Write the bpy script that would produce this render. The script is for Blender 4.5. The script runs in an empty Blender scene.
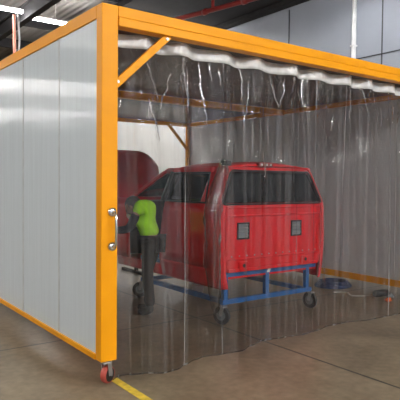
import bpy, bmesh, math, random
from mathutils import Vector, Matrix, noise
random.seed(4)
PI = math.pi
SC = bpy.context.scene
COL = SC.collection
V = Vector

# ------------------------------------------------------------------ materials
def newmat(name):
    m = bpy.data.materials.new(name); m.use_nodes = True
    nt = m.node_tree
    for n in list(nt.nodes): nt.nodes.remove(n)
    out = nt.nodes.new('ShaderNodeOutputMaterial')
    return m, nt, out

def pm(name, col, rough=.5, metal=0., var=.12, scale=6., bump=0., coat=0., spec=.5, stretch=(1, 1, 1)):
    """principled material whose colour is mottled by noise"""
    m, nt, out = newmat(name)
    b = nt.nodes.new('ShaderNodeBsdfPrincipled')
    tc = nt.nodes.new('ShaderNodeTexCoord'); mp = nt.nodes.new('ShaderNodeMapping')
    mp.inputs['Scale'].default_value = stretch
    nz = nt.nodes.new('ShaderNodeTexNoise'); nz.inputs['Scale'].default_value = scale
    nz.inputs['Detail'].default_value = 4
    rp = nt.nodes.new('ShaderNodeValToRGB')
    rp.color_ramp.elements[0].color = tuple(c * (1 - var) for c in col) + (1,)
    rp.color_ramp.elements[1].color = tuple(min(1, c * (1 + var)) for c in col) + (1,)
    rp.color_ramp.elements[0].position = .3; rp.color_ramp.elements[1].position = .7
    nt.links.new(tc.outputs['Object'], mp.inputs['Vector'])
    nt.links.new(mp.outputs['Vector'], nz.inputs['Vector'])
    nt.links.new(nz.outputs['Fac'], rp.inputs['Fac'])
    nt.links.new(rp.outputs['Color'], b.inputs['Base Color'])
    b.inputs['Roughness'].default_value = rough; b.inputs['Metallic'].default_value = metal
    b.inputs['Coat Weight'].default_value = coat
    b.inputs['Specular IOR Level'].default_value = spec
    if bump:
        bp = nt.nodes.new('ShaderNodeBump'); bp.inputs['Strength'].default_value = bump
        bp.inputs['Distance'].default_value = .01
        nt.links.new(nz.outputs['Fac'], bp.inputs['Height'])
        nt.links.new(bp.outputs['Normal'], b.inputs['Normal'])
    nt.links.new(b.outputs[0], out.inputs['Surface'])
    return m

def math_node(nt, op, a=None, b=None, va=0., vb=0.):
    n = nt.nodes.new('ShaderNodeMath'); n.operation = op
    n.inputs[0].default_value = va; n.inputs[1].default_value = vb
    if a is not None: nt.links.new(a, n.inputs[0])
    if b is not None: nt.links.new(b, n.inputs[1])
    return n.outputs[0]

def schlick(nt, normal=None, f0=.05, gain=1.):
    """reflectance of a thin clear sheet, the same from both sides"""
    lw = nt.nodes.new('ShaderNodeLayerWeight'); lw.inputs['Blend'].default_value = .5
    if normal is not None: nt.links.new(normal, lw.inputs['Normal'])
    p = math_node(nt, 'POWER', lw.outputs['Facing'], vb=5.)
    return math_node(nt, 'MULTIPLY', math_node(nt, 'ADD', math_node(nt, 'MULTIPLY', p, vb=1 - f0), vb=f0), vb=gain)

def mat_floor():
    m, nt, out = newmat('polished_concrete')
    b = nt.nodes.new('ShaderNodeBsdfPrincipled')
    tc = nt.nodes.new('ShaderNodeTexCoord')
    n1 = nt.nodes.new('ShaderNodeTexNoise'); n1.inputs['Scale'].default_value = 1.5; n1.inputs['Detail'].default_value = 7
    n1.inputs['Roughness'].default_value = .62
    n2 = nt.nodes.new('ShaderNodeTexNoise'); n2.inputs['Scale'].default_value = 14; n2.inputs['Detail'].default_value = 5
    nt.links.new(tc.outputs['Object'], n1.inputs['Vector']); nt.links.new(tc.outputs['Object'], n2.inputs['Vector'])
    mx = math_node(nt, 'ADD', math_node(nt, 'MULTIPLY', n1.outputs['Fac'], vb=.65), math_node(nt, 'MULTIPLY', n2.outputs['Fac'], vb=.35))
    rp = nt.nodes.new('ShaderNodeValToRGB')
    e = rp.color_ramp.elements
    e[0].position = .36; e[0].color = (.125, .092, .054, 1)
    e[1].position = .66; e[1].color = (.29, .228, .150, 1)
    nt.links.new(mx, rp.inputs['Fac'])
    # sawn joints in the slab
    sp = nt.nodes.new('ShaderNodeSeparateXYZ'); nt.links.new(tc.outputs['Object'], sp.inputs[0])
    def line(sock, c, w):
        d = math_node(nt, 'ABSOLUTE', math_node(nt, 'SUBTRACT', sock, vb=c))
        return math_node(nt, 'LESS_THAN', d, vb=w)
    masks = [line(sp.outputs['X'], 1.91, .013), line(sp.outputs['X'], -3.2, .008), line(sp.outputs['X'], 6.6, .008),
             line(sp.outputs['Y'], 1.38, .013), line(sp.outputs['Y'], -5.2, .008), line(sp.outputs['Y'], 8.0, .008)]
    s = masks[0]
    for k in masks[1:]: s = math_node(nt, 'MAXIMUM', s, k)
    mc = nt.nodes.new('ShaderNodeMix'); mc.data_type = 'RGBA'
    nt.links.new(s, mc.inputs['Factor']); nt.links.new(rp.outputs['Color'], mc.inputs['A'])
    mc.inputs['B'].default_value = (.03, .028, .024, 1)
    nt.links.new(mc.outputs['Result'], b.inputs['Base Color'])
    rr = nt.nodes.new('ShaderNodeMapRange'); rr.inputs['To Min'].default_value = .22; rr.inputs['To Max'].default_value = .42
    nt.links.new(n1.outputs['Fac'], rr.inputs['Value']); nt.links.new(rr.outputs['Result'], b.inputs['Roughness'])
    bp = nt.nodes.new('ShaderNodeBump'); bp.inputs['Strength'].default_value = .12; bp.inputs['Distance'].default_value = .01
    nt.links.new(mx, bp.inputs['Height']); nt.links.new(bp.outputs['Normal'], b.inputs['Normal'])
    nt.links.new(b.outputs[0], out.inputs['Surface'])
    return m

def mat_polycarb(name, col, trans, axis='Y', pitch=.012):
    """twin-wall polycarbonate: fine ribs, glossy, lets some light through"""
    m, nt, out = newmat(name)
    tc = nt.nodes.new('ShaderNodeTexCoord')
    sp = nt.nodes.new('ShaderNodeSeparateXYZ'); nt.links.new(tc.outputs['Object'], sp.inputs[0])
    rib = math_node(nt, 'SINE', math_node(nt, 'MULTIPLY', sp.outputs[axis], vb=2 * PI / pitch))
    mp = nt.nodes.new('ShaderNodeMapping'); nt.links.new(tc.outputs['Object'], mp.inputs[0])
    sc = {'X': (14, 14, .7), 'Y': (14, 14, .7)}[axis]
    mp.inputs['Scale'].default_value = sc
    nz = nt.nodes.new('ShaderNodeTexNoise'); nz.inputs['Scale'].default_value = 1.2; nz.inputs['Detail'].default_value = 3
    nt.links.new(mp.outputs[0], nz.inputs['Vector'])
    n2 = nt.nodes.new('ShaderNodeTexNoise'); n2.inputs['Scale'].default_value = 1.6; n2.inputs['Detail'].default_value = 2
    nt.links.new(tc.outputs['Object'], n2.inputs['Vector'])
    h = math_node(nt, 'ADD', math_node(nt, 'MULTIPLY', rib, vb=.08), math_node(nt, 'MULTIPLY', nz.outputs['Fac'], vb=1.2))
    h = math_node(nt, 'ADD', h, math_node(nt, 'MULTIPLY', n2.outputs['Fac'], vb=1.5))
    bp = nt.nodes.new('ShaderNodeBump'); bp.inputs['Strength'].default_value = .45; bp.inputs['Distance'].default_value = .008
    nt.links.new(h, bp.inputs['Height'])
    rp = nt.nodes.new('ShaderNodeValToRGB')
    rp.color_ramp.elements[0].color = tuple(c * .9 for c in col) + (1,); rp.color_ramp.elements[1].color = tuple(col) + (1,)
    nt.links.new(nz.outputs['Fac'], rp.inputs['Fac'])
    df = nt.nodes.new('ShaderNodeBsdfDiffuse'); tl = nt.nodes.new('ShaderNodeBsdfTranslucent')
    nt.links.new(rp.outputs['Color'], df.inputs['Color']); nt.links.new(rp.outputs['Color'], tl.inputs['Color'])
    m1 = nt.nodes.new('ShaderNodeMixShader'); m1.inputs[0].default_value = trans
    nt.links.new(df.outputs[0], m1.inputs[1]); nt.links.new(tl.outputs[0], m1.inputs[2])
    gl = nt.nodes.new('ShaderNodeBsdfGlossy'); gl.inputs['Roughness'].default_value = .09
    nt.links.new(bp.outputs[0], gl.inputs['Normal'])
    fr = nt.nodes.new('ShaderNodeFresnel'); fr.inputs['IOR'].default_value = 1.5
    nt.links.new(bp.outputs[0], fr.inputs['Normal'])
    m2 = nt.nodes.new('ShaderNodeMixShader')
    nt.links.new(math_node(nt, 'MULTIPLY', fr.outputs[0], vb=.6), m2.inputs[0]); nt.links.new(m1.outputs[0], m2.inputs[1]); nt.links.new(gl.outputs[0], m2.inputs[2])
    nt.links.new(m2.outputs[0], out.inputs['Surface'])
    return m

def mat_pvc(name, clear=(.80, .79, .78), veil=.017, crinkle=1., f0=.036):
    """clear flexible PVC sheet: see-through, slightly grey, crinkled and shiny"""
    m, nt, out = newmat(name)
    tc = nt.nodes.new('ShaderNodeTexCoord')
    mp = nt.nodes.new('ShaderNodeMapping'); nt.links.new(tc.outputs['Object'], mp.inputs[0]); mp.inputs['Scale'].default_value = (9, 9, 6.)
    nz = nt.nodes.new('ShaderNodeTexNoise'); nz.inputs['Scale'].default_value = 1.3; nz.inputs['Detail'].default_value = 3
    nz.inputs['Distortion'].default_value = .8
    nt.links.new(mp.outputs[0], nz.inputs['Vector'])
    sp = nt.nodes.new('ShaderNodeSeparateXYZ'); nt.links.new(tc.outputs['Object'], sp.inputs[0])
    hr = nt.nodes.new('ShaderNodeMapRange'); hr.inputs['From Min'].default_value = 1.7; hr.inputs['From Max'].default_value = 2.6
    hr.inputs['To Min'].default_value = .12; hr.inputs['To Max'].default_value = crinkle
    nt.links.new(sp.outputs['Z'], hr.inputs['Value'])
    bp = nt.nodes.new('ShaderNodeBump'); bp.inputs['Distance'].default_value = .16
    # creases come in patches
    pn = nt.nodes.new('ShaderNodeTexNoise'); pn.inputs['Scale'].default_value = 3.2; pn.inputs['Detail'].default_value = 1
    mp3 = nt.nodes.new('ShaderNodeMapping'); nt.links.new(tc.outputs['Object'], mp3.inputs[0]); mp3.inputs['Scale'].default_value = (1.3, 1.3, .45)
    nt.links.new(mp3.outputs[0], pn.inputs['Vector'])
    pr_ = nt.nodes.new('ShaderNodeMapRange'); pr_.inputs['From Min'].default_value = .42; pr_.inputs['From Max'].default_value = .62
    nt.links.new(pn.outputs['Fac'], pr_.inputs['Value'])
    nt.links.new(hr.outputs[0], bp.inputs['Strength'])
    nt.links.new(math_node(nt, 'MULTIPLY', nz.outputs['Fac'], pr_.outputs[0]), bp.inputs['Height'])
    # vertical whitish streaks
    mp2 = nt.nodes.new('ShaderNodeMapping'); nt.links.new(tc.outputs['Object'], mp2.inputs[0]); mp2.inputs['Scale'].default_value = (22, 4, .35)
    n2 = nt.nodes.new('ShaderNodeTexNoise'); n2.inputs['Scale'].default_value = 1.; n2.inputs['Detail'].default_value = 4
    nt.links.new(mp2.outputs[0], n2.inputs['Vector'])
    vr = nt.nodes.new('ShaderNodeMapRange'); vr.inputs['From Min'].default_value = .45; vr.inputs['From Max'].default_value = .68
    vr.inputs['To Min'].default_value = veil * .12; vr.inputs['To Max'].default_value = veil * 6.5
    nt.links.new(n2.outputs['Fac'], vr.inputs['Value'])
    tr = nt.nodes.new('ShaderNodeBsdfTransparent'); tr.inputs[0].default_value = clear + (1,)
    df = nt.nodes.new('ShaderNodeBsdfDiffuse'); df.inputs[0].default_value = (.8, .8, .8, 1)
    tl = nt.nodes.new('ShaderNodeBsdfTranslucent'); tl.inputs[0].default_value = (.8, .8, .8, 1)
    md = nt.nodes.new('ShaderNodeMixShader'); md.inputs[0].default_value = .4
    nt.links.new(df.outputs[0], md.inputs[1]); nt.links.new(tl.outputs[0], md.inputs[2])
    m1 = nt.nodes.new('ShaderNodeMixShader'); nt.links.new(vr.outputs[0], m1.inputs[0])
    nt.links.new(tr.outputs[0], m1.inputs[1]); nt.links.new(md.outputs[0], m1.inputs[2])
    gl = nt.nodes.new('ShaderNodeBsdfGlossy'); gl.inputs['Roughness'].default_value = .035
    nt.links.new(bp.outputs[0], gl.inputs['Normal'])
    m2 = nt.nodes.new('ShaderNodeMixShader'); nt.links.new(schlick(nt, bp.outputs[0], f0), m2.inputs[0])
    nt.links.new(m1.outputs[0], m2.inputs[1]); nt.links.new(gl.outputs[0], m2.inputs[2])
    nt.links.new(m2.outputs[0], out.inputs['Surface'])
    return m

def mat_glass(name, tint, fac=1.0):
    m, nt, out = newmat(name)
    tr = nt.nodes.new('ShaderNodeBsdfTransparent'); tr.inputs[0].default_value = tint + (1,)
    gl = nt.nodes.new('ShaderNodeBsdfGlossy'); gl.inputs['Roughness'].default_value = .03
    nz = nt.nodes.new('ShaderNodeTexNoise'); nz.inputs['Scale'].default_value = 2.5
    tc = nt.nodes.new('ShaderNodeTexCoord'); nt.links.new(tc.outputs['Object'], nz.inputs['Vector'])
    mr = nt.nodes.new('ShaderNodeMapRange'); mr.inputs['To Min'].default_value = .02; mr.inputs['To Max'].default_value = .06
    nt.links.new(nz.outputs['Fac'], mr.inputs['Value']); nt.links.new(mr.outputs[0], gl.inputs['Roughness'])
    m2 = nt.nodes.new('ShaderNodeMixShader'); nt.links.new(schlick(nt, None, .04), m2.inputs[0])
    nt.links.new(tr.outputs[0], m2.inputs[1]); nt.links.new(gl.outputs[0], m2.inputs[2])
    nt.links.new(m2.outputs[0], out.inputs['Surface'])
    return m

def mat_emit(name, col, s):
    m, nt, out = newmat(name)
    e = nt.nodes.new('ShaderNodeEmission'); e.inputs[0].default_value = col + (1,); e.inputs[1].default_value = s
    nt.links.new(e.outputs[0], out.inputs['Surface'])
    return m

def mat_ribbed(name, col, rough, axis, pitch, metal=0., strength=.5):
    """sheet metal with folded ribs"""
    m, nt, out = newmat(name)
    b = nt.nodes.new('ShaderNodeBsdfPrincipled')
    tc = nt.nodes.new('ShaderNodeTexCoord'); sp = nt.nodes.new('ShaderNodeSeparateXYZ')
    nt.links.new(tc.outputs['Object'], sp.inputs[0])
    rib = math_node(nt, 'SINE', math_node(nt, 'MULTIPLY', sp.outputs[axis], vb=2 * PI / pitch))
    bp = nt.nodes.new('ShaderNodeBump'); bp.inputs['Strength'].default_value = strength; bp.inputs['Distance'].default_value = .03
    nt.links.new(rib, bp.inputs['Height']); nt.links.new(bp.outputs[0], b.inputs['Normal'])
    nz = nt.nodes.new('ShaderNodeTexNoise'); nz.inputs['Scale'].default_value = 1.1; nz.inputs['Detail'].default_value = 4
    nt.links.new(tc.outputs['Object'], nz.inputs['Vector'])
    rp = nt.nodes.new('ShaderNodeValToRGB')
    rp.color_ramp.elements[0].color = tuple(c * .85 for c in col) + (1,); rp.color_ramp.elements[1].color = tuple(col) + (1,)
    nt.links.new(nz.outputs['Fac'], rp.inputs['Fac']); nt.links.new(rp.outputs[0], b.inputs['Base Color'])
    b.inputs['Roughness'].default_value = rough; b.inputs['Metallic'].default_value = metal
    nt.links.new(b.outputs[0], out.inputs['Surface'])
    return m

M = dict(
    floor=mat_floor(),
    yellow=pm('booth_yellow_paint', (.86, .345, .003), .42, var=.04, scale=3, spec=.2),
    polyw=mat_polycarb('ribbed_polycarbonate', (.70, .77, .82), .04, 'Y'),
    polyt=mat_polycarb('side_polycarbonate', (.90, .92, .93), .30, 'Y'),
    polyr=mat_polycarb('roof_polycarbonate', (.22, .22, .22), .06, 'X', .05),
    pvc=mat_pvc('clear_pvc'),
    pvcglint=mat_pvc('glint_pvc', (.92, .92, .92), .05, .2, .30),  # extra-reflective plastic for the ridges added as glints
    pvcedge=mat_pvc('cut_pvc_edge', (.45, .45, .45), .05, .3),
    pvcfold=mat_pvc('crumpled_pvc', (.74, .72, .70), .03, 1.),
    hem=pm('curtain_header', (.62, .62, .61), .35, var=.10, scale=20),
    seam=mat_pvc('welded_pvc', (.78, .79, .80), .15, .3),
    red=pm('car_red_paint', (.74, .004, .012), .30, var=.05, scale=3, coat=.4),
    inner=pm('cab_inside', (.10, .012, .014), .6, var=.3, scale=8),
    black=pm('black_rubber', (.012, .012, .013), .5, var=.3),
    blacktrim=pm('black_plastic', (.02, .02, .022), .4, var=.2),
    glass=mat_glass('tinted_cab_glass', (.07, .075, .075)),
    louver=pm('grey_louver', (.22, .24, .25), .6, spec=.2),
    joint=pm('panel_joint', (.50, .53, .55), .5),
    blue=pm('blue_trolley_paint', (.018, .12, .36), .4, var=.15, scale=9),
    steel=pm('zinc_steel', (.50, .50, .50), .35, .8),
    chrome=pm('chrome', (.75, .75, .75), .12, 1., var=.05),
    wheelred=pm('red_castor_tread', (.42, .07, .05), .45),
    wheelgrey=pm('grey_castor_tread', (.04, .04, .042), .5),
    white=pm('white_plastic', (.8, .8, .8), .4, var=.05),
    hivis=pm('hi_vis_fabric', (.36, .78, .02), .8, var=.1, scale=12, bump=.3),
    navy=pm('dark_work_trousers', (.006, .006, .008), .85, var=.3, scale=10, bump=.3),
    sleeve=pm('dark_work_shirt', (.02, .02, .025), .85, var=.3, scale=10),
    skin=pm('skin', (.36, .19, .12), .55, var=.08),
    hair=pm('dark_hair', (.018, .012, .01), .6, var=.3, scale=40),
    ceil=mat_ribbed('ceiling_sheet', (.34, .32, .30), .6, 'X', .2),
    rafter=pm('dark_steel', (.030, .029, .031), .8, spec=.15),
    pipe=pm('red_pipe_paint', (.30, .022, .02), .4),
    wallm=pm('grey_wall_panel', (.34, .37, .43), .34, var=.05, scale=1.5),
    clad=pm('white_cladding', (.78, .78, .77), .5, var=.03, scale=1.5),
    wallw=pm('pale_wall', (.40, .40, .39), .6, var=.06, scale=1.5),
    seamd=pm('dark_joint', (.05, .055, .06), .6),
    downpipe=pm('white_pipe', (.70, .71, .72), .4),
    tube=mat_emit('fluorescent_tube', (1., .985, .96), 60.),
    yline=pm('yellow_floor_paint', (.70, .50, .05), .5, var=.25, scale=18),
    bhose=pm('blue_hose', (.02, .045, .14), .45),
    orange=pm('orange_plastic', (.75, .16, .04), .5),
    fixture=pm('white_enamel', (.7, .7, .68), .4),
    peach=pm('orange_red_paint', (.62, .20, .12), .5),
    cable=pm('pale_hose', (.5, .48, .44), .5),
)

# ------------------------------------------------------------------ mesh helpers
def obj(name, bm, mat, parent=None, smooth=False, bevel=0., seg=2, autosmooth=None):
    me = bpy.data.meshes.new(name)
    bmesh.ops.recalc_face_normals(bm, faces=bm.faces)
    bm.to_mesh(me); bm.free()
    o = bpy.data.objects.new(name, me); COL.objects.link(o)
    me.materials.append(M[mat] if isinstance(mat, str) else mat)
    if smooth:
        for p in me.polygons: p.use_smooth = True
    if bevel:
        b = o.modifiers.new('b', 'BEVEL'); b.width = bevel; b.segments = seg; b.limit_method = 'ANGLE'; b.angle_limit = math.radians(40)
    if parent:
        me.transform(Matrix.Translation(-base(parent)))
        o.parent = parent
    return o

def base(o):
    """world position of a thing's base (parts sit at zero offset from it)"""
    while o.parent: o = o.parent
    return V(o.location)

def box(bm, lo, hi):
    r = bmesh.ops.create_cube(bm, size=1)
    for v in r['verts']:
        v.co = V(((lo[i] + hi[i]) / 2 + v.co[i] * (hi[i] - lo[i])) for i in range(3))
    return r['verts']

def bx(lo, hi):
    bm = bmesh.new(); box(bm, lo, hi); return bm

def beam(bm, a, b, w, h, up=V((0, 0, 1))):
    """rectangular bar from a to b"""
    a, b = V(a), V(b); d = (b - a).normalized()
    s = d.cross(up)
    if s.length < 1e-3: s = d.cross(V((1, 0, 0)))
    s.normalize(); u = s.cross(d)
    vs = []
    for p in (a, b):
        for i, j in ((-1, -1), (1, -1), (1, 1), (-1, 1)):
            vs.append(bm.verts.new(p + s * i * w / 2 + u * j * h / 2))
    for f in ((0, 1, 2, 3), (4, 5, 6, 7), (0, 1, 5, 4), (1, 2, 6, 5), (2, 3, 7, 6), (3, 0, 4, 7)):
        bm.faces.new([vs[k] for k in f])

def tube(bm, pts, r, n=10, closed=False):
    pts = [V(p) for p in pts]
    rings = []
    N = len(pts)
    pu = None
    for i, p in enumerate(pts):
        if closed: d = (pts[(i + 1) % N] - pts[i - 1]).normalized()
        else: d = (pts[min(i + 1, N - 1)] - pts[max(i - 1, 0)]).normalized()
        s = d.cross(V((0, 0, 1))) if pu is None else pu - d * pu.dot(d)
        if s.length < 1e-3: s = d.cross(V((1, 0, 0)))
        s.normalize(); pu = s; u = s.cross(d)
        rr = r[i] if isinstance(r, (list, tuple)) else r
        rings.append([bm.verts.new(p + (s * math.cos(2 * PI * k / n) + u * math.sin(2 * PI * k / n)) * rr) for k in range(n)])
    for i in range(N if closed else N - 1):
        A, B = rings[i], rings[(i + 1) % N]
        for k in range(n): bm.faces.new((A[k], A[(k + 1) % n], B[(k + 1) % n], B[k]))
    if not closed:
        bm.faces.new(rings[0]); bm.faces.new(rings[-1])

def lathe(bm, prof, c, axis, n=20):
    """prof: (radius, along) pairs; closed at both ends"""
    axis = V(axis).normalized(); s = axis.orthogonal().normalized(); u = axis.cross(s)
    rings = []
    for r, t in prof:
        rings.append([bm.verts.new(V(c) + axis * t + (s * math.cos(2 * PI * k / n) + u * math.sin(2 * PI * k / n)) * max(r, 1e-4)) for k in range(n)])
    for A, B in zip(rings, rings[1:]):
        for k in range(n): bm.faces.new((A[k], A[(k + 1) % n], B[(k + 1) % n], B[k]))
    bm.faces.new(rings[0]); bm.faces.new(rings[-1])

def sphere(bm, c, r, seg=16, sc=(1, 1, 1), rot=None):
    q = bmesh.ops.create_uvsphere(bm, u_segments=seg, v_segments=seg // 2 + 2, radius=1)
    for v in q['verts']:
        p = V((v.co.x * r * sc[0], v.co.y * r * sc[1], v.co.z * r * sc[2]))
        if rot: p = rot @ p
        v.co = V(c) + p

def empty(name, loc, label, cat, group=None):
    o = bpy.data.objects.new(name, None); COL.objects.link(o); o.location = loc
    o.empty_display_size = .1
    return tag(o, label, cat, group)

def tag(o, label, cat, group=None, kind=None):
    o['label'] = label; o['category'] = cat
    if group: o['group'] = group
    if kind: o['kind'] = kind
    return o

def struct(name, bm, mat, **k):
    o = obj(name, bm, mat, **k); o['kind'] = 'structure'; return o

def copy_tree(o, delta=V((0, 0, 0)), parent=None):
    c = o.copy(); COL.objects.link(c)
    if parent: c.parent = parent
    else: c.location = V(o.location) + delta
    for ch in list(o.children): copy_tree(ch, parent=c)
    return c

# ------------------------------------------------------------------ camera
CAM = V((-1.891, -3.842, 1.6))
yw, pt, ro = (math.radians(a) for a in (36.42, -1.809, .527))
fw = V((math.sin(yw) * math.cos(pt), math.cos(yw) * math.cos(pt), math.sin(pt)))
rt = V((math.cos(yw), -math.sin(yw), 0)); up = rt.cross(fw)
r_ = rt * math.cos(ro) + up * math.sin(ro); u_ = -rt * math.sin(ro) + up * math.cos(ro)
cd = bpy.data.cameras.new('camera'); cam = bpy.data.objects.new('camera', cd); COL.objects.link(cam)
mw = Matrix.Identity(4)
for i in range(3):
    mw[i][0] = r_[i]; mw[i][1] = u_[i]; mw[i][2] = -fw[i]; mw[i][3] = CAM[i]
cam.matrix_world = mw
cd.sensor_width = 36; cd.lens = 36 * 547.3 / 400; cd.clip_start = .05; cd.clip_end = 200
SC.camera = cam

# ------------------------------------------------------------------ setting: the workshop
X0, X1, Y0, Y1, ZC = -16., 8., -12., 42., 6.3
struct('floor', bx((X0 - .2, Y0 - .2, -.2), (X1 + .2, Y1 + .2, 0)), 'floor')
struct('ceiling', bx((X0, Y0, ZC), (X1, Y1, ZC + .15)), 'ceil')
struct('wall_right', bx((X1, Y0, 0), (X1 + .2, Y1, ZC + .15)), 'wallm')
struct('wall_back', bx((X0, Y1, 0), (X1, Y1 + .2, ZC + .15)), 'wallw')
struct('wall_left', bx((X0 - .2, Y0, 0), (X0, Y1, ZC + .15)), 'wallw')
struct('wall_front', bx((X0, Y0 - .2, 0), (X1, Y0, ZC + .15)), 'wallm')
# panel joints on the right wall
bm = bmesh.new()
for z in (2.2, 4.33): box(bm, (X1 - .012, Y0, z - .012), (X1, Y1, z + .012))
for y in (-2.2, .5, 3.2, 5.9, 8.6, 11.3, 14., 16.7, 19.4, 22.1): box(bm, (X1 - .012, y - .012, 0), (X1, y + .012, 5.9))
struct('trim_1', bm, 'seamd')
struct('trim_60', bx((X1 - .03, 8.62, 0), (X1 - .014, 24, 4.3)), 'clad')
# eaves beam where wall and roof meet
bm = bmesh.new(); box(bm, (X1 - .28, Y0, 5.95), (X1 - .02, Y1, 6.06)); box(bm, (X1 - .9, Y0, 6.08), (X1 - .02, Y1, 6.28))
struct('trim_2', bm, 'rafter')
# steel rafters under the roof
def ibeam(bm, a, b, w, h):
    a, b = V(a), V(b); z = V((0, 0, 1))
    beam(bm, a + z * h / 2, b + z * h / 2, w, .03); beam(bm, a - z * h / 2, b - z * h / 2, w, .03); beam(bm, a, b, .03, h)
n = 3
for x in (-9.6, 2.58):
    bm = bmesh.new(); ibeam(bm, (x, Y0, 5.62), (x, Y1, 5.62), .16, .36); struct('trim_%d' % n, bm, 'rafter'); n += 1
for y in (-5.5, 3.0, 6.6, 8.0, 11.4, 14.2, 17.6, 21.):                 # purlins
    bm = bmesh.new(); ibeam(bm, (X0, y, 6.05), (X1 - .95, y, 6.05), .10, .26); struct('trim_%d' % n, bm, 'rafter'); n += 1
# dark slab added under the roof only to darken this stretch of ceiling
struct('trim_%d' % n, bx((4.4, 3.7, 5.78), (6.85, 22, 5.92)), 'rafter'); n += 1
# painted line on the floor
struct('trim_%d' % n, bx((.13, -6, 0), (.20, 0.12, .003)), 'yline')

# ------------------------------------------------------------------ light fittings
def make_light(loc, label, tubes=2, L=1.5):
    t = empty('fluorescent_light', loc, label, 'light', 'fluorescent lights under the roof')
    x, y, z = loc
    bm = bmesh.new(); box(bm, (x - L / 2, y - .035, z), (x + L / 2, y + .035, z + .05)); box(bm, (x - .007, y - .007, z + .05), (x + .007, y + .007, ZC))
    obj('housing', bm, 'fixture', t, bevel=.008)
    for s in (-.045, .045):
        bm = bmesh.new(); tube(bm, [(x - L / 2 + .03, y + s, z - .02), (x + L / 2 - .03, y + s, z - .02)], .019, 8)
        obj('tube', bm, 'tube', t, smooth=True)
    return t
proto = make_light((1.75, 9.25, 5.62), 'lit fluorescent light nearer the left edge, left of the dark roof beam', L=1.5)
P0 = V(proto.location)
def put_light(x, y, label):
    c = copy_tree(proto, V((x, y, 5.62)) - P0); c['label'] = label; return c
put_light(3.42, 9.55, 'lit fluorescent light right of the dark roof beam, above the yellow side rail')
for y in (20., 31.):
    for x in (-13, -10.5, -8, -5.5, -3, -.5, 2.):
        put_light(x, y, 'fluorescent light in a far row beyond the booth')
for y in (9.4,):
    for x in (-9, -6, 5.2, 6.9): put_light(x, y, 'fluorescent light in the row behind the booth')
for x, y in ((-4., 3.2), (-6.5, 3.2), (-9., 3.2), (-11.5, 3.2), (-3.2, .2), (-5.5, .2), (-4., 6.4), (-6.5, 6.4)): put_light(x, y, 'added fluorescent light out of view, brightening the left side panels')  # unseen lamps added to lift the left panels
put_light(6.6, 3.0, 'fluorescent light near the right wall')
for x, y in ((6.5, 12.), (4.8, 12.5), (6.5, 15.)): put_light(x, y, 'added fluorescent light out of view, brightening the white wall behind the booth')  # unseen lamps added so the wall behind the booth reads brighter
for y in (-7.6, -9.2, -10.8):
    for x in ((-4.2, -2.6, -1., .6, 2.2, 3.8, 5.4, 7.) if y < -9 else (-.6, 1., 2.6, 4.2, 5.8)): put_light(x, y, 'fluorescent light in front of the booth')

w = bpy.data.worlds.new('world'); SC.world = w; w.use_nodes = True
bgn = w.node_tree.nodes['Background']; bgn.inputs[0].default_value = (.8, .9, 1, 1); bgn.inputs[1].default_value = .05

# ------------------------------------------------------------------ the booth
W, D, H, ZB = 5.17, 6.16, 2.97, .19
booth = empty('work_booth', (0, 0, 0), 'large yellow steel work booth on castors with grey ribbed side panels', 'booth')
def post(x0, x1, y0, y1, zb=ZB): return obj('post', bx((x0, y0, zb), (x1, y1, H)), 'yellow', booth, bevel=.008)
post(0, .14, 0, .10); post(W - .14, W, 0, .10); post(0, .14, D - .1, D); post(W - .10, W, D - .1, D)
# head beams (front one is a box with a track ledge below)
bm = bmesh.new(); box(bm, (.14, .0, 2.885), (W - .14, .10, H)); obj('top_beam', bm, 'yellow', booth, bevel=.005)
bm = bmesh.new(); box(bm, (.14, -.012, 2.812), (W - .14, .10, 2.881)); obj('curtain_track', bm, 'yellow', booth, bevel=.006)
obj('top_beam', bx((.14, D - .1, 2.83), (W - .10, D, H)), 'yellow', booth, bevel=.005)
obj('cross_beam', bx((.10, 3.1, 2.80), (W - .10, 3.2, 2.895)), 'yellow', booth, bevel=.005)
obj('top_beam', bx((.0, .10, 2.868), (.10, D - .1, H)), 'yellow', booth, bevel=.005)
obj('top_beam', bx((W - .10, .10, 2.83), (W, D - .1, H)), 'yellow', booth, bevel=.005)
obj('bottom_rail', bx((-.006, .10, ZB), (.06, D - .1, ZB + .045)), 'yellow', booth, bevel=.004)
obj('bottom_rail', bx((W - .06, .10, .11), (W, D - .1, .21)), 'yellow', booth, bevel=.004)
# side panels
js = [.10, .87, 1.84, 2.81, 3.78, 4.75, D - .1]
for a, b in zip(js, js[1:]):
    obj('side_panel', bx((.012, a + .004, ZB + .045), (.03, b - .004, 2.868)), 'polyw', booth)
    obj('side_panel', bx((W - .05, a + .002, .21), (W - .03, b - .002, 2.83)), 'polyt', booth)
for b in js[1:-1]:
    obj('joint_strip', bx((.008, b - .012, ZB + .045), (.012, b + .012, 2.868)), 'joint', booth)
# roof panels
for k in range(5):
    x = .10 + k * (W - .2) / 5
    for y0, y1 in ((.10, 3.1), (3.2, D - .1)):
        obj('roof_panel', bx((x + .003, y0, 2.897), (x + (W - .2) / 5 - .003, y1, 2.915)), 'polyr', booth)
# corner braces
bm = bmesh.new(); beam(bm, (.13, .04, 2.36), (.63, .04, 2.825), .04, .06); br = obj('brace', bm, 'yellow', booth, bevel=.004)
for p in ((.145, .016, 2.385), (.60, .016, 2.79)):
    bm = bmesh.new(); lathe(bm, [(.0, -.008), (.012, -.008), (.012, .004), (0, .004)], p, (0, 1, 0), 8); obj('bolt', bm, 'steel', br)
bm = bmesh.new(); beam(bm, (W - .09, D - .05, 2.34), (W - .58, D - .05, 2.85), .04, .06); obj('brace', bm, 'yellow', booth, bevel=.004)
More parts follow.
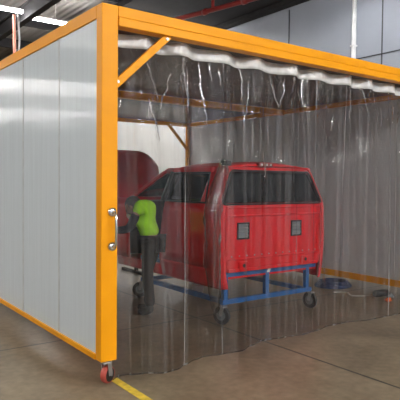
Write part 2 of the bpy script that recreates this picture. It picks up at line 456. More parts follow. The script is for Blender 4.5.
# pull handle on the front post
bm = bmesh.new()
tube(bm, [(.088, -.002, 1.365), (.092, -.045, 1.365), (.095, -.06, 1.345), (.097, -.062, 1.23), (.095, -.06, 1.115), (.092, -.045, 1.095), (.088, -.002, 1.095)], .0105, 10)
hd = obj('handle', bm, 'chrome', booth, smooth=True)
for z in (1.365, 1.095):
    bm = bmesh.new(); lathe(bm, [(.0, 0), (.036, 0), (.037, -.012), (.030, -.022), (.012, -.026), (0, -.026)], (.088, 0, z), (0, 1, 0), 18)
    obj('mounting_boss', bm, 'chrome', hd, smooth=True)
# castors
def castor(x, y, top, R, wid, tread, parent, yaw=0., hub='black', hr_=.80):
    """fork (part), wheel (part) with hub disc"""
    rot = Matrix.Rotation(yaw, 3, 'Z')
    def T(p): return V((x, y, 0)) + rot @ V(p)
    c = T((0, .02, R)); ax = rot @ V((1, 0, 0))
    bm = bmesh.new()
    lathe(bm, [(.0, -.006), (.045, -.006), (.045, 0), (.03, .004), (0, .004)], (x, y, top - .006), (0, 0, 1), 14)
    for s in (-1, 1):
        o = s * (wid / 2 + .008)
        a = T((o, 0, top - .012)); b = T((o, .02, R))
        beam(bm, a, b, .045, .005, up=ax)
    tube(bm, [T((-wid / 2 - .018, .02, R)), T((wid / 2 + .018, .02, R))], .009, 8)
    pl0 = T((-wid / 2 - .012, -.03, 0)); box(bm, (x - .035, y - .035, top - .022), (x + .035, y + .035, top - .010))
    fork = obj('castor_fork', bm, 'steel', parent)
    bm = bmesh.new()
    lathe(bm, [(R * .5, -wid / 2), (R * .93, -wid / 2), (R, -wid / 4), (R, wid / 4), (R * .9, wid / 2), (R * .5, wid / 2)], c, ax, 24)
    wh = obj('castor_wheel', bm, tread, fork, smooth=False)
    bm = bmesh.new(); lathe(bm, [(0, -wid / 2 - .002), (R * hr_, -wid / 2 - .002), (R * hr_, 0), (R * hr_, wid / 2 + .002), (0, wid / 2 + .002)], c, ax, 20)
    obj('hub', bm, hub, wh)
castor(.07, .05, ZB, .069, .05, 'wheelred', booth, math.radians(-62))
castor(W - .07, .05, ZB, .066, .045, 'wheelred', booth, .3)
castor(.06, D - .06, ZB, .066, .045, 'wheelred', booth, .6); castor(W - .05, D - .06, ZB, .066, .045, 'wheelred', booth, -.2)

# ------------------------------------------------------------------ the clear curtain
CT = empty('clear_curtain', (2.6, .15, 0), 'clear wavy PVC curtain hanging across the open front of the yellow booth', 'curtain')
bot = [(.10, .06), (.24, .125), (.42, .06), (.58, -.03), (.70, -.02), (.84, .05), (.98, .10), (1.10, .125), (1.29, .09), (1.48, .06), (1.70, .14), (1.9, .20), (2.15, .155), (2.4, .12), (2.64, .145),
       (2.9, .20), (3.18, .19), (3.5, .11), (3.8, .10), (4.03, .08), (4.4, .14), (4.8, .11), (5.05, .13)]
def yb(x):
    for (a, ya), (b, y2) in zip(bot, bot[1:]):
        if a <= x <= b:
            t = (x - a) / (b - a); t = t * t * (3 - 2 * t); return ya + (y2 - ya) * t
    return bot[0][1] if x < bot[0][0] else bot[-1][1]
def ytop(x): return 0.165 + .044 * math.sin(2 * PI * (x - .12) / .43 + .5 * math.sin(1.7 * x)) + .012 * math.sin(2 * PI * x / .29)
ZT = 2.80
def cpt(x, z):
    t = min(1, max(0, z / ZT)); k = t ** 1.6
    y = yb(x) * (1 - k) + ytop(x) * k + .016 * math.sin(2 * PI * x / .31 + 1.3 * math.sin(2.3 * x)) * math.sin(PI * t) ** .7
    # crinkles near the top
    c = max(0, (t - .55) / .45)
    y += c * .010 * noise.noise(V((x * 9, 3.1, z * 2.2))) * math.sin(min(1, (ZT - z) / .12) * PI / 2)
    # gathered fold that hangs in front of the cab's corner
    g = math.exp(-((x - 1.14) / .07) ** 2) * max(0, math.sin(PI * min(1, max(0, (z - .1) / 1.75)))) ** .6
    y -= .07 * g + .018 * g * noise.noise(V((x * 40, 0, z * 5)))
    y = max(y, -.04) if z > 2.3 and x < .7 else y
    return V((x + .012 * noise.noise(V((x * 3, 7, z * 1.3))) * (t < .97), y, z))
def sheet(bm, xa, xb, za, zb, nx, nz, off=0., f=cpt):
    g = [[bm.verts.new(f(xa + (xb - xa) * i / nx, za + (zb - za) * j / nz) + V((0, off, 0))) for i in range(nx + 1)] for j in range(nz + 1)]
    for j in range(nz):
        for i in range(nx): bm.faces.new((g[j][i], g[j][i + 1], g[j + 1][i + 1], g[j + 1][i]))
bm = bmesh.new(); sheet(bm, .135, 5.04, .006, ZT, 300, 90); obj('sheet', bm, 'pvc', CT, smooth=True)
bm = bmesh.new()
sheet(bm, .135, 5.04, ZT - .10, ZT + .008, 300, 4, -.006); 
hb = obj('header_band', bm, 'hem', CT, smooth=True)
sd = hb.modifiers.new('s', 'SOLIDIFY'); sd.thickness = .004
for x, wd in ((1.29, .016), (2.57, .016), (3.86, .016), (2.31, .007), (3.05, .007), (.82, .007)):
    bm = bmesh.new(); sheet(bm, x - wd / 2, x + wd / 2, .008, ZT - .10, 2, 60, -.004)
    obj('seam', bm, 'seam', CT, smooth=True)
bm = bmesh.new(); sheet(bm, .135, 5.04, .004, .016, 300, 1, -.003); obj('bottom_edge', bm, 'pvcedge', CT, smooth=True)
# crease ridges added to make glints, shinier than the sheet itself
GLINT_CREASES = [
[(0.45, 2.59), (0.51, 2.47), (0.57, 2.36), (0.61, 2.3)] ,
[(0.71, 2.54), (0.69, 2.41), (0.65, 2.33), (0.62, 2.23)] ,
[(0.47, 2.3), (0.49, 2.19), (0.56, 2.06), (0.59, 1.96)] ,
[(0.25, 2.29), (0.23, 2.2)] ,
[(0.82, 2.64), (0.83, 2.51), (0.86, 2.36)] ,
[(0.87, 2.62), (0.87, 2.41), (0.89, 2.22)] ,
[(1.05, 2.69), (1.07, 2.48), (1.11, 2.24), (1.13, 2.1)] ,
[(1.15, 2.71), (1.17, 2.53)] ,
[(1.24, 2.65), (1.26, 2.5)] ,
[(1.54, 2.73), (1.56, 2.58), (1.55, 2.39)] ,
[(1.62, 2.58), (1.6, 2.28), (1.56, 2.18)] ,
[(1.94, 2.68), (1.99, 2.53), (2.05, 2.38)] ,
[(2.1, 2.66), (2.09, 2.5), (2.05, 2.37)] ,
[(2.32, 2.61), (2.39, 2.47)] ,
[(2.55, 2.71), (2.59, 2.49)] ,
[(3.11, 2.65), (3.18, 2.55), (3.22, 2.41)] ,
[(3.15, 2.45), (3.19, 2.34)] ,
[(3.34, 2.79), (3.42, 2.45)] ,
[(3.58, 2.7), (3.63, 2.54)] ,
[(1.84, 1.91), (1.86, 1.77)] ,
[(1.87, 1.83), (1.89, 1.65)] ,
[(2.91, 2.36), (2.88, 2.19)] ,
]
for q in GLINT_CREASES:
    pts = []; rad = []
    n_ = 8 * (len(q) - 1)
    for k in range(n_ + 1):
        t = k / n_ * (len(q) - 1); i = min(int(t), len(q) - 2); f = t - i
        x = q[i][0] + (q[i + 1][0] - q[i][0]) * f; z = q[i][1] + (q[i + 1][1] - q[i][1]) * f
        x += .012 * noise.noise(V((z * 14, x * 3, 1)))
        p = cpt(x, min(z, ZT - .11)); p.y -= .007 + .006 * noise.noise(V((x * 5, z * 22, 4))); pts.append(p)
        rad.append(.0085 * (.3 + .7 * math.sin(PI * (.05 + .9 * k / n_))) * (.75 + .8 * abs(noise.noise(V((x * 7, z * 9, 2))))))
    bm = bmesh.new(); tube(bm, pts, rad, 10); obj('glint_crease', bm, 'pvcglint', CT, smooth=True)
# gathered fold hanging in front of the cab's rear corner: crumpled into a loose roll
bm = bmesh.new(); rings = []
pth = [V((1.25, .05, 1.82)), V((1.22, .02, 1.72)), V((1.16, .0, 1.60)), V((1.07, -.02, 1.34)), V((1.06, -.02, 1.10)), V((1.09, -.01, .85)), V((1.12, .0, .60)), V((1.16, .03, .42))]
N = 70
for k in range(N + 1):
    t = k / N * (len(pth) - 1); i = min(int(t), len(pth) - 2); f = t - i
    c = pth[i].lerp(pth[i + 1], f * f * (3 - 2 * f))
    e = math.sin(PI * min(1, max(0.02, k / N))) ** .5
    rings.append([bm.verts.new(c + V((math.cos(a * 2 * PI / 36), .62 * math.sin(a * 2 * PI / 36), 0)) * .082 * e * (1 + .45 * noise.noise(V((2 * math.cos(a * 2 * PI / 36), 2 * math.sin(a * 2 * PI / 36), c.z * 3.2))) + .30 * noise.noise(V((5 * math.cos(a * 2 * PI / 36), 5 * math.sin(a * 2 * PI / 36), c.z * 9))))) for a in range(36)])
for A, B in zip(rings, rings[1:]):
    for k in range(36): bm.faces.new((A[k], A[(k + 1) % 36], B[(k + 1) % 36], B[k]))
obj('gathered_fold', bm, 'pvcfold', CT, smooth=True)

# ------------------------------------------------------------------ the red cab shell
CX, CY = 2.75, .90
def hw(z):                                   # half width of the shell at height z
    pts = [(.38, .82), (.60, .865), (.95, .885), (1.30, .870), (1.38, .850), (1.75, .70), (1.85, .60), (1.9, .5)]
    for (a, ra), (b, rb) in zip(pts, pts[1:]):
        if z <= b: return ra + (rb - ra) * (z - a) / (b - a)
    return pts[-1][1]
RC = .09
def shell(s, z, off=0.):
    """s: path length round the shell, 0 at the rear-left corner; negative = forward along the left side"""
    h = hw(z) + off
    lean = max(0, z - 1.36) * .22
    if s < 0: x, y = -h, RC - s
    else:
        flat = 1.0
        a = PI / 2 * RC
        if s < .14:
            t = s / .14 * PI / 2; x, y = -h + RC - RC * math.cos(t), RC - RC * math.sin(t)
        elif s <= 1.14:
            t = (s - .14); x, y = (-h + RC) + (2 * h - 2 * RC) * t, 0
        elif s < 1.28:
            t = (s - 1.14) / .14 * PI / 2; x, y = h - RC + RC * math.sin(t), RC - RC * math.cos(t)
        else: x, y = h, RC + (s - 1.28)
    y += lean * max(0, 1 - max(0, y) / .5) - (off if 0 <= s <= 1.28 else 0)
    return V((CX + x, CY + y, z))
def patch(bm, q, nu=6, nv=6, f=shell, off=0.):
    """q: four (s,z) corners, bilinear"""
    g = []
    for j in range(nv + 1):
        v = j / nv; row = []
        for i in range(nu + 1):
            u = i / nu
            s = (q[0][0] * (1 - u) + q[1][0] * u) * (1 - v) + (q[3][0] * (1 - u) + q[2][0] * u) * v
            z = (q[0][1] * (1 - u) + q[1][1] * u) * (1 - v) + (q[3][1] * (1 - u) + q[2][1] * u) * v
            row.append(bm.verts.new(f(s, z, off)))
        g.append(row)
    for j in range(nv):
        for i in range(nu): bm.faces.new((g[j][i], g[j][i + 1], g[j + 1][i + 1], g[j + 1][i]))
def mir(q): return [(1.28 - s, z) for s, z in q]     # same patch on the right side
cab = empty('vehicle_cab', (CX, CY + .8, .62), 'bright red vehicle cab shell with an open left doorway, raised on a blue wheeled trolley', 'vehicle cab')
ZR = 1.79
bm = bmesh.new()
left = [
    [(-.52, .40), (0, .40), (0, .62), (-.52, .62)],              # lower quarter
    [(-1.14, .40), (-.52, .40), (-.52, .62), (-1.16, .62)],
    [(-1.16, .62), (0, .62), (0, 1.36), (-1.05, 1.36)],          # quarter panel up to the belt line
    [(-.17, 1.36), (0, 1.36), (0, ZR), (-.26, ZR)],              # rear pillar
    [(-.30, 1.36), (-.17, 1.36), (-.26, ZR), (-.26, ZR)],
    [(-1.25, 1.725), (-.2, 1.725), (-.2, ZR), (-1.25, ZR)],      # roof rail
    [(-2.05, 1.36), (-1.93, 1.36), (-1.17, ZR), (-1.28, ZR)],    # windscreen pillar
    [(-2.35, .40), (-1.14, .40), (-1.14, .53), (-2.35, .53)],    # sill
    [(-2.42, .53), (-1.98, .53), (-1.92, 1.38), (-2.42, 1.38)],  # cowl side
]
for q in left:
    patch(bm, q); patch(bm, mir(q))
rear = [
    [(0, .40), (.14, .40), (.14, 1.36), (0, 1.36)], [(0, 1.36), (.085, 1.36), (.105, ZR), (0, ZR)],
]
for q in rear: patch(bm, q, 6, 14); patch(bm, mir(q), 6, 14)
patch(bm, [(.14, .60), (1.14, .60), (1.14, 1.37), (.14, 1.37)], 16, 16)      # bulkhead below the window

patch(bm, [(.10, 1.735), (1.18, 1.735), (1.18, ZR), (.10, ZR)], 16, 3)       # roof header
bmesh.ops.remove_doubles(bm, verts=bm.verts, dist=.002)
body = obj('body', bm, 'red', cab, smooth=True)
m_ = body.modifiers.new('s', 'SOLIDIFY'); m_.thickness = .022; m_.offset = 1
# roof skin
def roof(u, v):
    y = .02 + v * 1.42
    e = max(abs(u), 0)
    x = u * hw(ZR) * (1 - .05 * max(0, v - .8) / .2)
    lean = (ZR - 1.36) * .22
    z = ZR + .075 * (1 - abs(u) ** 2.6) * min(1, (.15 + 6 * v)) ** .5 - .03 * max(0, v - .75) / .25
    return V((CX + x, CY + max(lean * .55, y * .98 + .05 * (1 - v)), z))
bm = bmesh.new(); g = [[bm.verts.new(roof(-1 + 2 * i / 24, j / 16)) for i in range(25)] for j in range(17)]
for j in range(16):
    for i in range(24): bm.faces.new((g[j][i], g[j][i + 1], g[j + 1][i + 1], g[j + 1][i]))
# tuck the rear and side edges down to the header
for j in range(17):
    pass
ro_ = obj('roof', bm, 'red', cab, smooth=True); m_ = ro_.modifiers.new('s', 'SOLIDIFY'); m_.thickness = .02
# ribs pressed in the roof's rear lip
# rear and side glass
bm = bmesh.new(); patch(bm, [(.085, 1.365), (1.195, 1.365), (1.175, 1.74), (.105, 1.74)], 16, 8, off=-.012)
gl = obj('rear_window', bm, 'glass', cab, smooth=True)
m_ = gl.modifiers.new('s', 'SOLIDIFY'); m_.thickness = .005
bm = bmesh.new()
rim = [(.11, 1.358), (1.17, 1.358), (1.195, 1.39), (1.175, 1.71), (1.15, 1.745), (.13, 1.745), (.105, 1.71), (.085, 1.39)]
pts = []
for a, b in zip(rim, rim[1:] + rim[:1]):
    for k in range(8): pts.append(shell(a[0] + (b[0] - a[0]) * k / 8, a[1] + (b[1] - a[1]) * k / 8, .002))
tube(bm, pts, .012, 6, closed=True); obj('window_seal', bm, 'black', gl, smooth=True)
for side in (0, 1):
    q = [(-1.04, 1.37), (-.19, 1.37), (-.27, 1.72), (-1.04, 1.72)]
    if side: q = mir(q)
    bm = bmesh.new(); patch(bm, q, 8, 6, off=-.012); o = obj('side_window', bm, 'glass', cab, smooth=True)
    m_ = o.modifiers.new('s', 'SOLIDIFY'); m_.thickness = .005
    pts = []
    for a, b in zip(q, q[1:] + q[:1]):
        for k in range(6): pts.append(shell(a[0] + (b[0] - a[0]) * k / 6, a[1] + (b[1] - a[1]) * k / 6, -.002))
    bm = bmesh.new(); tube(bm, pts, .014, 6, closed=True); obj('window_seal', bm, 'black', o, smooth=True)
    q = [(-1.13, 1.36), (-1.05, 1.36), (-1.05, 1.73), (-1.11, 1.73)]
    if side: q = mir(q)
    bm = bmesh.new(); patch(bm, q, 2, 6, off=-.004); o = obj('door_pillar', bm, 'blacktrim', cab, smooth=True)
    m_ = o.modifiers.new('s', 'SOLIDIFY'); m_.thickness = .03; m_.offset = -1
bm = bmesh.new(); g = []
for j in range(9):
    v = j / 8; zz = 1.37 + (ZR - .03 - 1.37) * v; yy = CY + RC + 2.0 + (1.22 - 2.0) * v
    g.append([bm.verts.new((CX + (2 * i / 16 - 1) * (hw(zz) - .03), yy + .12 * (1 - (2 * i / 16 - 1) ** 2), zz)) for i in range(17)])
for j in range(8):
    for i in range(16): bm.faces.new((g[j][i], g[j][i + 1], g[j + 1][i + 1], g[j + 1][i]))
o = obj('windscreen', bm, 'glass', cab, smooth=True); m_ = o.modifiers.new('s', 'SOLIDIFY'); m_.thickness = .005
bm = bmesh.new(); patch(bm, mir([(-1.97, .54), (-1.17, .54), (-1.08, 1.36), (-1.93, 1.36)]), 8, 8)
dr = obj('door', bm, 'red', cab, smooth=True); m_ = dr.modifiers.new('s', 'SOLIDIFY'); m_.thickness = .02; m_.offset = 1
bm = bmesh.new(); patch(bm, mir([(-1.95, .56), (-1.19, .56), (-1.10, 1.35), (-1.91, 1.35)]), 8, 8, off=-.06)
o = obj('door_trim', bm, 'blacktrim', dr, smooth=True); m_ = o.modifiers.new('s', 'SOLIDIFY'); m_.thickness = .025
bm = bmesh.new(); patch(bm, mir([(-1.88, 1.36), (-1.14, 1.36), (-1.12, 1.72), (-1.32, 1.72)]), 8, 6, off=-.015)
o = obj('door_window', bm, 'glass', dr, smooth=True); m_ = o.modifiers.new('s', 'SOLIDIFY'); m_.thickness = .005
# pressed lines across the bulkhead
bm = bmesh.new()
for z, h in ((1.315, .012), (1.225, .014), (.73, .010)):
    pts = [shell(.17 + .94 * k / 16, z, .004) for k in range(17)]
    tube(bm, pts, h, 6)
obj('pressed_bead', bm, 'red', cab, smooth=True)
for k in range(13):
    p = shell(.2 + .88 * k / 12, .765, .002); bm = bmesh.new(); lathe(bm, [(0, -.004), (.011, -.004), (.008, .004), (0, .004)], p, (0, -1, 0), 8)
    obj('weld_stud', bm, 'steel', cab)
# bottom flange with two brackets
bm = bmesh.new(); box(bm, (CX - .74, CY - .012, .585), (CX + .74, CY + .03, .625))
for x in (-.52, .50): box(bm, (CX + x - .07, CY - .02, .60), (CX + x + .07, CY + .02, .70))
fl = obj('bottom_flange', bm, 'red', cab, bevel=.006)
for x in (-.52, .50):
    bm = bmesh.new(); lathe(bm, [(0, 0), (.022, 0), (.022, .004), (0, .004)], (CX + x, CY - .02, .655), (0, -1, 0), 12); obj('bracket_hole', bm, 'black', fl)
# air vents
for xa in (2.225, 3.09):
    bm = bmesh.new()
    w2, za, zb = .092, .955, 1.15
    y = CY - .012
    for (l, h) in (((xa - w2, y, za), (xa - w2 + .018, y + .02, zb)), ((xa + w2 - .018, y, za), (xa + w2, y + .02, zb)),
                   ((xa - w2, y, za), (xa + w2, y + .02, za + .018)), ((xa - w2, y, zb - .018), (xa + w2, y + .02, zb))): box(bm, l, h)
    v = obj('air_vent', bm, 'black', cab, bevel=.004)
    obj('vent_backing', bx((xa - w2 + .01, y + .009, za + .01), (xa + w2 - .01, y + .011, zb - .01)), 'louver', v)
    for k in range(4):
        z = za + .022 + k * .040
        bm = bmesh.new(); beam(bm, (xa - w2 + .016, y + .008, z + .016), (xa + w2 - .016, y + .008, z + .016), .008, .030, up=V((0, -.35, 1)))
        obj('louver', bm, 'louver', v)
# brake light on the roof edge
bm = bmesh.new(); box(bm, (2.50, CY + .030, 1.800), (2.72, CY + .10, 1.840)); bl = obj('brake_light', bm, 'pipe', cab, bevel=.008)
bm = bmesh.new()
for x in (2.52, 2.60, 2.66): box(bm, (x, CY + .024, 1.808), (x + .025, CY + .032, 1.832))
obj('lens', bm, 'white', bl)
# grey grab bracket at the top of the rear-left pillar
bm = bmesh.new(); box(bm, (2.02, CY + .10, 1.80), (2.13, CY + .17, 1.86)); obj('roof_bracket', bm, 'blacktrim', cab, bevel=.01)
# inside: floor pan, dash, firewall, seat-back trim
bm = bmesh.new(); box(bm, (CX - .77, CY + .05, .50), (CX + .77, CY + 2.40, .53)); obj('floor_pan', bm, 'red', cab, bevel=.01)
bm = bmesh.new(); box(bm, (CX - .78, CY + 2.46, .52), (CX + .78, CY + 2.50, 1.30)); box(bm, (CX - .78, CY + 2.15, 1.08), (CX + .78, CY + 2.47, 1.33))
obj('dashboard', bm, 'blacktrim', cab, bevel=.03)
bm = bmesh.new(); beam(bm, (CX - .80, CY + 2.1, 1.37), (CX + .80, CY + 2.1, 1.37), .14, .05); obj('cowl', bm, 'red', cab, bevel=.01)
bm = bmesh.new(); box(bm, (CX - .76, CY + .07, .55), (CX + .76, CY + .12, 1.33)); obj('rear_trim', bm, 'blacktrim', cab, bevel=.02)

# ------------------------------------------------------------------ blue trolley
TR = empty('wheeled_trolley', (2.7, 1.7, 0), 'blue steel trolley on four castors carrying the red cab shell', 'trolley')
S = .055
def bar(name, a, b, w=S, h=S):
    bm = bmesh.new(); beam(bm, a, b, w, h); return obj(name, bm, 'blue', TR, bevel=.004)
xl, xr, yr, yf = 2.02, 3.36, .97, 2.75
topz, lowz = .555, .245
for y in (yr, yf):
    bar('top_rail', (xl - .05, y, topz), (xr + .15, y, topz)); bar('lower_rail', (xl - .05, y, lowz), (xr + .08, y, lowz))
    for x in (xl, 2.66, xr): bar('upright', (x, y, lowz + S / 2), (x, y, topz - S / 2))
for x in (xl, xr):
    bar('side_rail', (x, yr + S / 2, lowz), (x, yf - S / 2, lowz)); bar('side_rail', (x, yr + S / 2, topz), (x, yf - S / 2, topz))
bar('cross_brace', (xl + .03, yr + .06, lowz), (xr - .03, yf - .06, lowz), .035, .03)
bm = bmesh.new(); box(bm, (2.655, yr - .036, .535), (2.70, yr - .030, .60)); t_ = obj('tag', bm, 'white', TR); t_['label'] = 'small white tag on the rail'
for v in t_.data.vertices: v.co.x += (v.co.z - .56) * .5
for x, y, a in ((1.97, .93, .35), (3.42, .93, .15), (1.97, yf, .8), (3.42, yf, -.4)):
    castor(x, y, lowz - S / 2, .105, .04, 'wheelgrey', TR, a, 'louver', .55)

# ------------------------------------------------------------------ dark red panel behind the cab
PN = empty('body_panel', (2.75, 4.4, 0), 'tall deep red curved body panel standing behind the cab, left of the back post', 'car body panel')
def pan(u, v):
    x = 1.45 + u * 1.95; ztop = 2.14 - .26 * max(0, (u - .72) / .28) ** 2.2
    z = .55 + v * (ztop - .55)
    y = 4.4 + .16 * (2 * u - 1) ** 2 + .10 * v ** 3
    return V((x, y, z))
bm = bmesh.new(); g = [[bm.verts.new(pan(i / 28, j / 18)) for i in range(29)] for j in range(19)]
for j in range(18):
    for i in range(28): bm.faces.new((g[j][i], g[j][i + 1], g[j + 1][i + 1], g[j + 1][i]))
o = obj('panel_skin', bm, 'red', PN, smooth=True); m_ = o.modifiers.new('s', 'SOLIDIFY'); m_.thickness = .03
bm = bmesh.new()
for x in (1.9, 2.9):
    beam(bm, (x, 4.52, .02), (x, 4.52, 1.5), .05, .05); beam(bm, (x, 4.2, .025), (x, 5.0, .025), .05, .05)
    beam(bm, (x, 4.48, .56), (x, 4.36, .56), .05, .04)
obj('stand', bm, 'rafter', PN)

# ------------------------------------------------------------------ person leaning in the doorway
def skinned(name, verts, edges, mat, parent, root=0, sub=2):
    """joint list [(pos, radius or (rx,ry))] grown into one continuous surface"""
    me = bpy.data.meshes.new(name + '_j'); me.from_pydata([p for p, r in verts], edges, []); me.update()
    o = bpy.data.objects.new(name + '_j', me); COL.objects.link(o)
    sk = o.modifiers.new('k', 'SKIN'); sk.use_smooth_shade = True
    for i, (p, r) in enumerate(verts):
        d = me.skin_vertices[0].data[i]; d.radius = r if isinstance(r, tuple) else (r, r); d.use_root = (i == root)
    sb = o.modifiers.new('s', 'SUBSURF'); sb.levels = sub; sb.render_levels = sub
    dg = bpy.context.evaluated_depsgraph_get(); dg.update()
    m2 = bpy.data.meshes.new_from_object(o.evaluated_get(dg)); bpy.data.objects.remove(o)
    m2.name = name
    q = bpy.data.objects.new(name, m2); COL.objects.link(q)
    m2.materials.clear(); m2.materials.append(M[mat])
    for p in m2.polygons: p.use_smooth = True
    if parent:
        m2.transform(Matrix.Translation(-base(parent))); q.parent = parent
    return q
PE = empty('person', (1.5, 1.85, 0), 'person in a lime hi-vis vest and dark trousers bending forward beside the red cab', 'person')
fd = V((-.62, .78, 0)).normalized(); sd_ = V((fd.y, -fd.x, 0))        # facing, right-hand side
hip = V((1.555, 1.80, .925)); ch = hip + fd * .08 + V((0, 0, .20)); sh = hip + fd * .09 + V((0, 0, .385))
nk = sh + fd * .06 + V((0, 0, .02)); hdp = nk + fd * .05 + V((0, 0, -.02))
def limb(s):
    hj = hip + sd_ * .095 * s + V((0, 0, -.06))
    kn = hj + fd * (.10 if s > 0 else .02) + V((0, 0, -.40)); an = kn - fd * .04 + V((0, 0, -.38))
    an.z = .09; to = an + fd * .16; to.z = .045
    so = sh + sd_ * .165 * s; el = so + fd * .12 + sd_ * .05 * s + V((0, 0, -.27)); wr = el + fd * .22 + V((0, 0, -.02))
    return hj, kn, an, to, so, el, wr
verts = [(hip, (.10, .085)), (ch, (.11, .09)), (sh, (.10, .08)), (nk, .055), (hdp, .07)]
edges = [(0, 1), (1, 2), (2, 3), (3, 4)]
for s in (-1, 1):
    hj, kn, an, to, so, el, wr = limb(s)
    b = len(verts)
    verts += [(hj, .08), (kn, .055), (an, .038), (so, .048), (el, .040), (wr, .028)]
    edges += [(0, b), (b, b + 1), (b + 1, b + 2), (2, b + 3), (b + 3, b + 4), (b + 4, b + 5)]
    # hand: palm and five fingers
    d = (wr - el).normalized(); nrm = V((0, 0, -1)); lat = d.cross(nrm).normalized() * s
    pa = wr + d * .07
    verts.append((pa, .026)); edges.append((b + 5, b + 6)); pi_ = b + 6
    for k, (lo, L) in enumerate(((-.032, .07), (-.011, .08), (.011, .075), (.032, .058))):
        f0 = pa + d * .03 + lat * lo; f1 = f0 + d * L * .5 + nrm * .012; f2 = f1 + d * L * .35 + nrm * .03
        j = len(verts); verts += [(f0, .0095), (f1, .009), (f2, .0075)]; edges += [(pi_, j), (j, j + 1), (j + 1, j + 2)]
    t0 = wr + d * .03 - lat * .035; t1 = t0 + d * .035 - lat * .02 + nrm * .015
    j = len(verts); verts += [(t0, .011), (t1, .009)]; edges += [(pi_, j), (j, j + 1)]
skinned('body', verts, edges, 'skin', PE)
# head
hr = Matrix.Rotation(math.atan2(fd.y, fd.x), 3, 'Z') @ Matrix.Rotation(math.radians(35), 3, 'Y')
hc = hdp + fd * .035 + V((0, 0, -.015))
bm = bmesh.new(); sphere(bm, hc, .105, 20, (1.0, .78, 1.15), hr)
for s in (-1, 1):
    sphere(bm, hc + hr @ V((0, .083 * s, 0)), .03, 10, (.7, .35, 1.1), hr)       # ears
sphere(bm, hc + hr @ V((.105, 0, -.01)), .02, 10, (1, .8, 1.3), hr)             # nose
obj('head', bm, 'skin', PE, smooth=True)
bm = bmesh.new(); sphere(bm, hc + hr @ V((-.012, 0, .022)), .108, 18, (1.0, .82, 1.08), hr)
bmesh.ops.delete(bm, geom=[v for v in bm.verts if (hr.inverted() @ (v.co - hc)).x > .055 and (hr.inverted() @ (v.co - hc)).z < .07 or (hr.inverted() @ (v.co - hc)).z < -.03], context='VERTS')
obj('hair', bm, 'hair', PE, smooth=True)
for s in (-1, 1):
    bm = bmesh.new(); sphere(bm, hc + hr @ V((.090, .034 * s, .012)), .013, 8, (1, 1, 1), hr); obj('eye', bm, 'black', PE, smooth=True)
bm = bmesh.new(); sphere(bm, hc + hr @ V((.085, 0, -.05)), .045, 14, (.9, 1.05, 1.0), hr); rs = obj('respirator', bm, 'wheelgrey', PE, smooth=True)
for s in (-1, 1):
    bm = bmesh.new(); ax = hr @ V((.55, .8 * s, -.1)); lathe(bm, [(0, 0), (.036, 0), (.038, .012), (.036, .028), (0, .028)], hc + hr @ V((.085, .035 * s, -.06)), ax, 16)
    obj('filter', bm, 'chrome', rs)
# clothes
vv = [(hip + fd * .0 + V((0, 0, .0)), (.145, .120)), (hip * .5 + ch * .5, (.155, .125)), (ch, (.145, .118)), (sh, (.138, .105)), (sh + fd * .05 + V((0, 0, .015)), (.08, .075))]
ee = [(0, 1), (1, 2), (2, 3), (3, 4)]
for s in (-1, 1):
    so = limb(s)[4]; el = limb(s)[5]; b = len(vv); vv += [(so, .078), (so * .62 + el * .38, .066)]; ee += [(3, b), (b, b + 1)]
skinned('hi_vis_vest', vv, ee, 'hivis', PE)
vv = [(hip + V((0, 0, -.04)), (.138, .112))]; ee = []
for s in (-1, 1):
    hj, kn, an, to, so, el, wr = limb(s); b = len(vv)
    vv += [(hj, .095), (kn, .072), (an + V((0, 0, .01)), .066)]; ee += [(0, b), (b, b + 1), (b + 1, b + 2)]
skinned('trousers', vv, ee, 'navy', PE)
for s in (-1, 1):
    hj, kn, an, to, so, el, wr = limb(s)
    skinned('sleeve', [(so * .75 + el * .25, .062), (el, .056), (wr * .85 + el * .15, .042)], [(0, 1), (1, 2)], 'sleeve', PE)
    skinned('boot', [(an + V((0, 0, .06)), .055), (an + V((0, 0, -.03)), .055), (to + V((0, 0, .005)), (.046, .042))], [(0, 1), (1, 2)], 'black', PE)

# ------------------------------------------------------------------ things on the floor
bm = bmesh.new()
for k in range(4):
    r = .25 - .02 * k; tube(bm, [(4.86 + (r + .05) * math.cos(a * PI / 20) * (1 + .04 * math.sin(3 * a + k)), 1.78 + r * math.sin(a * PI / 20), .016 + .022 * k) for a in range(40)], .013, 8, closed=True)
tag(obj('air_hose', bm, 'bhose', smooth=True), 'coiled dark blue air hose lying on the floor by the right side panels', 'hose')
bm = bmesh.new(); pts = []
for k in range(31):
    t = k / 30; pts.append((4.45 + (4.66 - 4.45) * t + .10 * math.sin(2.5 * PI * t), 1.42 + (.90 - 1.42) * t, .010))
tube(bm, pts, .010, 8); tag(obj('cable', bm, 'cable', smooth=True), 'pale cable running over the floor to the black tool', 'cable')
tl = empty('power_tool', (4.78, .82, 0), 'black power tool lying on the floor by the right yellow rail', 'tool')
bm = bmesh.new(); tube(bm, [(4.63, .86, .055), (4.66, .85, .06), (4.78, .82, .065), (4.87, .80, .06), (4.90, .79, .05)], [.032, .05, .052, .045, .03], 14); obj('motor_body', bm, 'blacktrim', tl, smooth=True)
bm = bmesh.new(); lathe(bm, [(0, 0), (.06, 0), (.062, .012), (.03, .05), (0, .05)], (4.90, .79, .004), (0, 0, 1), 18); obj('sanding_pad', bm, 'louver', tl)
bm = bmesh.new(); lathe(bm, [(0, 0), (.035, 0), (.055, .02), (.05, .028), (.03, .02), (0, .018)], (4.62, .62, 0), (0, 0, 1), 14)
for k in range(3): sphere(bm, (4.60 + .03 * k, .62 + .015 * (k % 2), .03), .018, 8)
tag(obj('scrap', bm, 'orange', smooth=True), 'small orange scrap on the floor just in front of the black tool', 'scrap')
ct = empty('container', (2.77, 2.45, 0), 'small white round container on the floor under the cab', 'container')
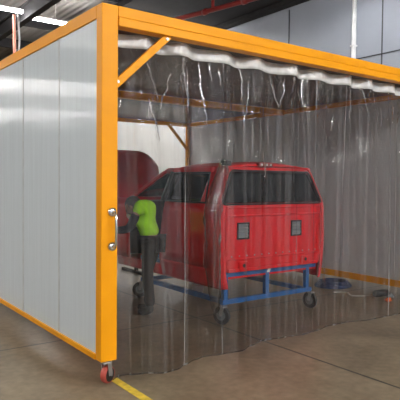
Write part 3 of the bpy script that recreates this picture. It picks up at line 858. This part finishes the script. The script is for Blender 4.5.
bm = bmesh.new(); lathe(bm, [(0, 0), (.075, 0), (.08, .01), (.085, .12), (0, .12)], (2.72, 2.45, 0), (0, 0, 1), 18); obj('tub', bm, 'white', ct, smooth=False)
bm = bmesh.new(); lathe(bm, [(0, .12), (.09, .12), (.09, .135), (0, .135)], (2.72, 2.45, 0), (0, 0, 1), 18); obj('lid', bm, 'white', ct)

# ------------------------------------------------------------------ overhead pipes and wall pipe
sp_ = empty('sprinkler_pipe', (5.4, 6.0, 5.3), 'dark red pipe slung below the roof above the front beam', 'pipe')
bm = bmesh.new(); tube(bm, [(4.75, 9.0, 5.2), (4.82, 6.63, 5.2), (5.09, 5.5, 5.2), (5.29, 4.46, 5.2), (5.6, 3., 5.2), (5.7, 1., 5.2)], .05, 12); obj('main_pipe', bm, 'pipe', sp_, smooth=True)
bm = bmesh.new(); tube(bm, [(5.14, 5.3, 5.2), (5.14, 5.3, ZC)], .035, 10); obj('riser', bm, 'pipe', sp_, smooth=True)
for y, x in ((5.5, 5.09), (4.46, 5.29), (7.0, 4.81)):
    bm = bmesh.new(); tube(bm, [(x, y - .06, 5.2), (x, y + .06, 5.2)], .065, 12); obj('coupling', bm, 'pipe', sp_, smooth=True)
dp = empty('wall_pipe', (7.94, 3.88, 0), 'white vertical pipe fixed to the grey right wall', 'pipe')
bm = bmesh.new(); tube(bm, [(7.94, 3.88, 0.0), (7.94, 3.88, 5.94)], .05, 12); obj('pipe', bm, 'downpipe', dp, smooth=True)
for z in (1.2, 3.0, 4.6): obj('clip', bx((7.88, 3.82, z), (7.99, 3.94, z + .03)), 'downpipe', dp)
ho = empty('drop_pole', (2.24, 9.0, 0), 'orange-red pole with white cable rising to the roof at the left', 'pole')
bm = bmesh.new(); tube(bm, [(2.20, 9.0, 5.44), (2.27, 9.0, 0.)], .035, 10); obj('pole', bm, 'peach', ho, smooth=True)
bm = bmesh.new(); tube(bm, [(2.28, 8.97, 5.44), (2.31, 8.96, 4.9), (2.29, 8.96, 4.5), (2.33, 8.96, 3.5)], .022, 8); obj('cable', bm, 'white', ho, smooth=True)

# ------------------------------------------------------------------ look
SC.view_settings.view_transform = 'Standard'; SC.view_settings.look = 'None'; SC.view_settings.gamma = 1
SC.view_settings.exposure = 1.2
SC.cycles.max_bounces = 10; SC.cycles.transparent_max_bounces = 16
SC.cycles.sample_clamp_indirect = 6
SC.cycles.use_denoising = True
